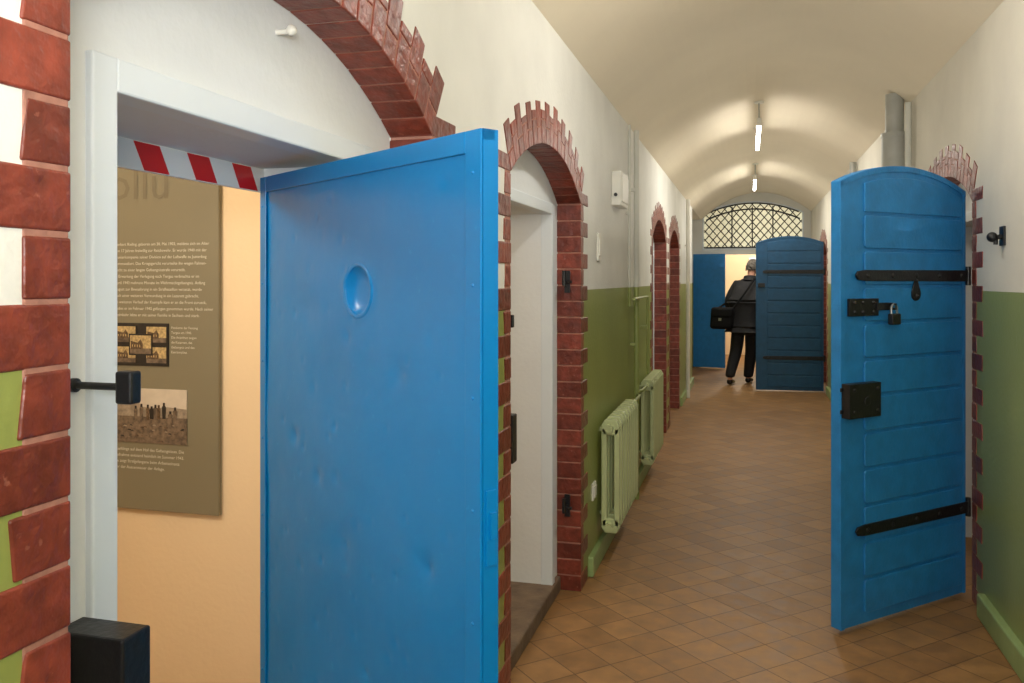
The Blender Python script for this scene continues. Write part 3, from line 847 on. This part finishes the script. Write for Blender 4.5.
LF, RF = -.16, .16     # foot positions along the walking direction
hipL, hipR = (-.09, 0, .90), (.09, 0, .90)
knL, knR = (-.10, .0, .49), (.08, .15, .50)
anL, anR = (-.12, LF, .13), (.06, RF, .10)
LN = .04
nodes = [((0, 0, .97), (.14, .11)), ((0, .01, 1.15), (.135, .105)), ((0, .03+LN*.5, 1.34), (.16, .11)), ((0, .04+LN, 1.47), (.08, .07)), ((0, .07+LN, 1.54), .052),
         ((0, .10+LN, 1.61), (.062, .075)), ((0, .11+LN, 1.68), (.074, .092)), ((0, .105+LN, 1.745), (.058, .07))]
edges = [(k, k+1) for k in range(7)]
def chain(start, pts):
    prev = start
    for p in pts:
        nodes.append(p); edges.append((prev, len(nodes)-1)); prev = len(nodes)-1
    return prev
chain(0, [(hipL, .085), (knL, .056), ((-.11, -.08, .32), .052), (anL, .036), ((-.12, LF+.01, .055), .034), ((-.13, LF+.14, .03), .026)])
chain(0, [(hipR, .085), (knR, .056), ((.07, .15, .32), .052), (anR, .036), ((.06, RF+.02, .045), .034), ((.06, RF+.16, .03), .026)])
chain(2, [((-.175, .05, 1.42), .058), ((-.225, .0, 1.17), .043), ((-.20, .14, .96), .028), ((-.195, .17, .91), (.018, .03))])
fingers(nodes, edges, (-.195, .17, .91), -1, (.02, .25, -1))
chain(2, [((.175, .05, 1.42), .058), ((.23, .0, 1.17), .043), ((.20, .14, .98), .028), ((.19, .18, .93), (.018, .03))])
fingers(nodes, edges, (.19, .18, .93), 1, (0, .3, -1))
body = skin_obj('body', nodes, edges, M_skin, pe)
nodes = [((0, 0, .98), (.24, .21)), ((0, .01, 1.15), (.245, .21)), ((0, .04, 1.33), (.24, .20)), ((0, .04+LN, 1.47), (.14, .12)), ((0, .06+LN, 1.53), (.09, .085)),
         ((0, 0, .84), (.245, .21)), ((0, 0, .69), (.235, .20))]
edges = [(0, 1), (1, 2), (2, 3), (3, 4), (0, 5), (5, 6)]
chain(2, [((-.195, .04, 1.41), .100), ((-.25, .0, 1.17), .092), ((-.22, .10, 1.02), .072), ((-.21, .14, .96), .060)])
chain(2, [((.195, .04, 1.41), .100), ((.255, .0, 1.17), .092), ((.225, .09, 1.04), .072), ((.21, .13, .98), .060)])
skin_obj('jacket', nodes, edges, M_coat, pe)['label'] = 'bulky black hip-length jacket'
nodes = [((0, 0, .93), (.15, .125))]; edges = []
chain(0, [(hipL, .115), (knL, .094), ((-.11, -.08, .32), .086), ((-.12, LF, .15), .074), ((-.12, LF, .10), .070)])
chain(0, [(hipR, .115), (knR, .094), ((.07, .15, .32), .086), ((.06, RF, .12), .074), ((.06, RF, .085), .070)])
skin_obj('trousers', nodes, edges, M_jean, pe)['label'] = 'dark trousers'
for (x, y) in ((-.12, LF), (.06, RF)):
    nodes = [((x, y-.03, .052), (.045, .045)), ((x, y+.06, .047), (.045, .042)), ((x, y+.15, .037), (.046, .03)), ((x, y+.20, .032), (.038, .024))]
    skin_obj('shoe', nodes, [(0, 1), (1, 2), (2, 3)], M_shoe, pe)
def local_mb():
    return MB(Matrix.Scale(1/S, 4) @ RP)
HYc = .105+LN
mb = local_mb()
vs = []; fs = []; nu, nv = 48, 24
for a in range(nv+1):
    t = math.radians(3 + 118*a/nv)
    for b in range(nu):
        u = 2*math.pi*b/nu
        sn = math.sin(u)
        lim = 1.0 if sn < .0 else max(.50, 1.0-sn*1.3)
        lim *= 1 + .05*noise.noise(Vector((math.cos(u)*4, math.sin(u)*4, 2)))
        tt = math.radians(2)+ (t-math.radians(2))*lim
        rr = .016*noise.noise(Vector((math.cos(u)*3.5, math.sin(u)*3.5, a*.35))) + .006*noise.noise(Vector((b*1.3, a*1.3, 5)))+.002
        vs.append(((.084+rr)*math.sin(tt)*math.cos(u), HYc + (.103+rr)*math.sin(tt)*math.sin(u), 1.69 + (.104+rr)*math.cos(tt)))
for a in range(nv):
    for b in range(nu): fs.append((a*nu+b, a*nu+(b+1) % nu, (a+1)*nu+(b+1) % nu, (a+1)*nu+b))
fs.append(list(range(nu)))
mb.add(vs, fs)
mb.build('hair', M_hair, parent=pe, smooth=True, label='short grey hair')
mb = local_mb(); mb.ball((0, HYc+.103, 1.655), .018, (.7, 1, 1.2)); mb.build('nose', M_skin, parent=pe, smooth=True)
for sx in (-1, 1):
    mb = local_mb(); mb.ball((sx*.088, HYc+.005, 1.655), .028, (.35, .7, 1.1)); mb.build('ear', M_skin, parent=pe, smooth=True)
    mb = local_mb(); mb.ball((sx*.03, HYc+.086, 1.68), .010); mb.build('eye', M_shoe, parent=pe, smooth=True)
mb = local_mb(); mb.ball((0, HYc+.085, 1.618), .020, (1.2, .4, .25)); mb.build('mouth', M_skin, parent=pe, smooth=True)
mb = local_mb()
mb.lathe((0, .035+LN, 1.47), (0, .25, 1), [(.12, 0), (.105, .03), (.095, .075), (.087, .07), (.09, .02)], 20)
mb.build('collar', M_coat, parent=pe, smooth=True)
be = bpy.data.objects.new('shoulder_bag', None); be.empty_display_size = .1
bc = RP @ Vector((-.26, -.30, .80)); be.location = (bc.x, bc.y, .80); COL.objects.link(be)
tag(be, 'black nylon shoulder bag hanging behind the hip of walking person', 'bag')
mb = local_mb(); mb.box(-.42, -.10, -.36, -.225, .80, 1.10); mb.build('bag_body', M_bag, parent=be, bevel=.055, seg=5, smooth=True)
mb = local_mb(); mb.box(-.415, -.105, -.37, -.22, .96, 1.11); mb.build('flap', M_bag, parent=be, bevel=.04, seg=4, smooth=True)
mb = local_mb(); mb.box(-.29, -.25, -.376, -.366, .92, .96); mb.build('buckle', M_steel, parent=be, bevel=.003)
mb = local_mb(); mb.tube([(-.14, -.28, 1.06), (-.04, -.25, 1.22), (.05, -.20, 1.38), (.11, -.09, 1.53), (.12, .05, 1.58), (.06, .24, 1.47), (-.10, .29, 1.28), (-.34, .14, 1.16), (-.39, -.10, 1.08), (-.36, -.29, 1.04)], .016, 8)
mb.build('strap', M_bag, parent=be, smooth=True)

# ------------------------------------------------------------ lights
light('cell_light', 'POINT', (-2.3, 1.3, 2.4), 42, (1.0, .88, .72), .15)
light('cell_light', 'POINT', (-2.3, 4.2, 2.3), 18, (1.0, .95, .88), .15)
light('hall_light', 'POINT', (.3, 18.6, 2.7), 90, (1.0, .92, .79), .2)
light('window_light', 'AREA', (.2, -2.3, 2.2), 24, (.88, .94, 1.0), 1.4, 1.2, (math.radians(84), 0, 0))
light('rear_vault_fill', 'AREA', (.1, -.4, 2.0), 43, (1, .99, .97), .5, .5, (math.radians(140), 0, 0))  # added unseen fill behind the camera, aimed up to brighten the vault

wd = bpy.data.worlds.new('world'); scene.world = wd; wd.use_nodes = True
wd.node_tree.nodes['Background'].inputs[0].default_value = (.9, .92, 1, 1)
wd.node_tree.nodes['Background'].inputs[1].default_value = .05

# ------------------------------------------------------------ camera
cam = bpy.data.cameras.new('camera'); co = bpy.data.objects.new('camera', cam); COL.objects.link(co)
F = 850.0
cam.sensor_width = 36; cam.sensor_fit = 'HORIZONTAL'; cam.lens = F/1024*36
cam.shift_y = -61.5/1024
cam.clip_start = .02
co.location = (0, 0, 1.7*S)
co.rotation_euler = (math.radians(90), 0, math.atan(236/F))
scene.camera = co
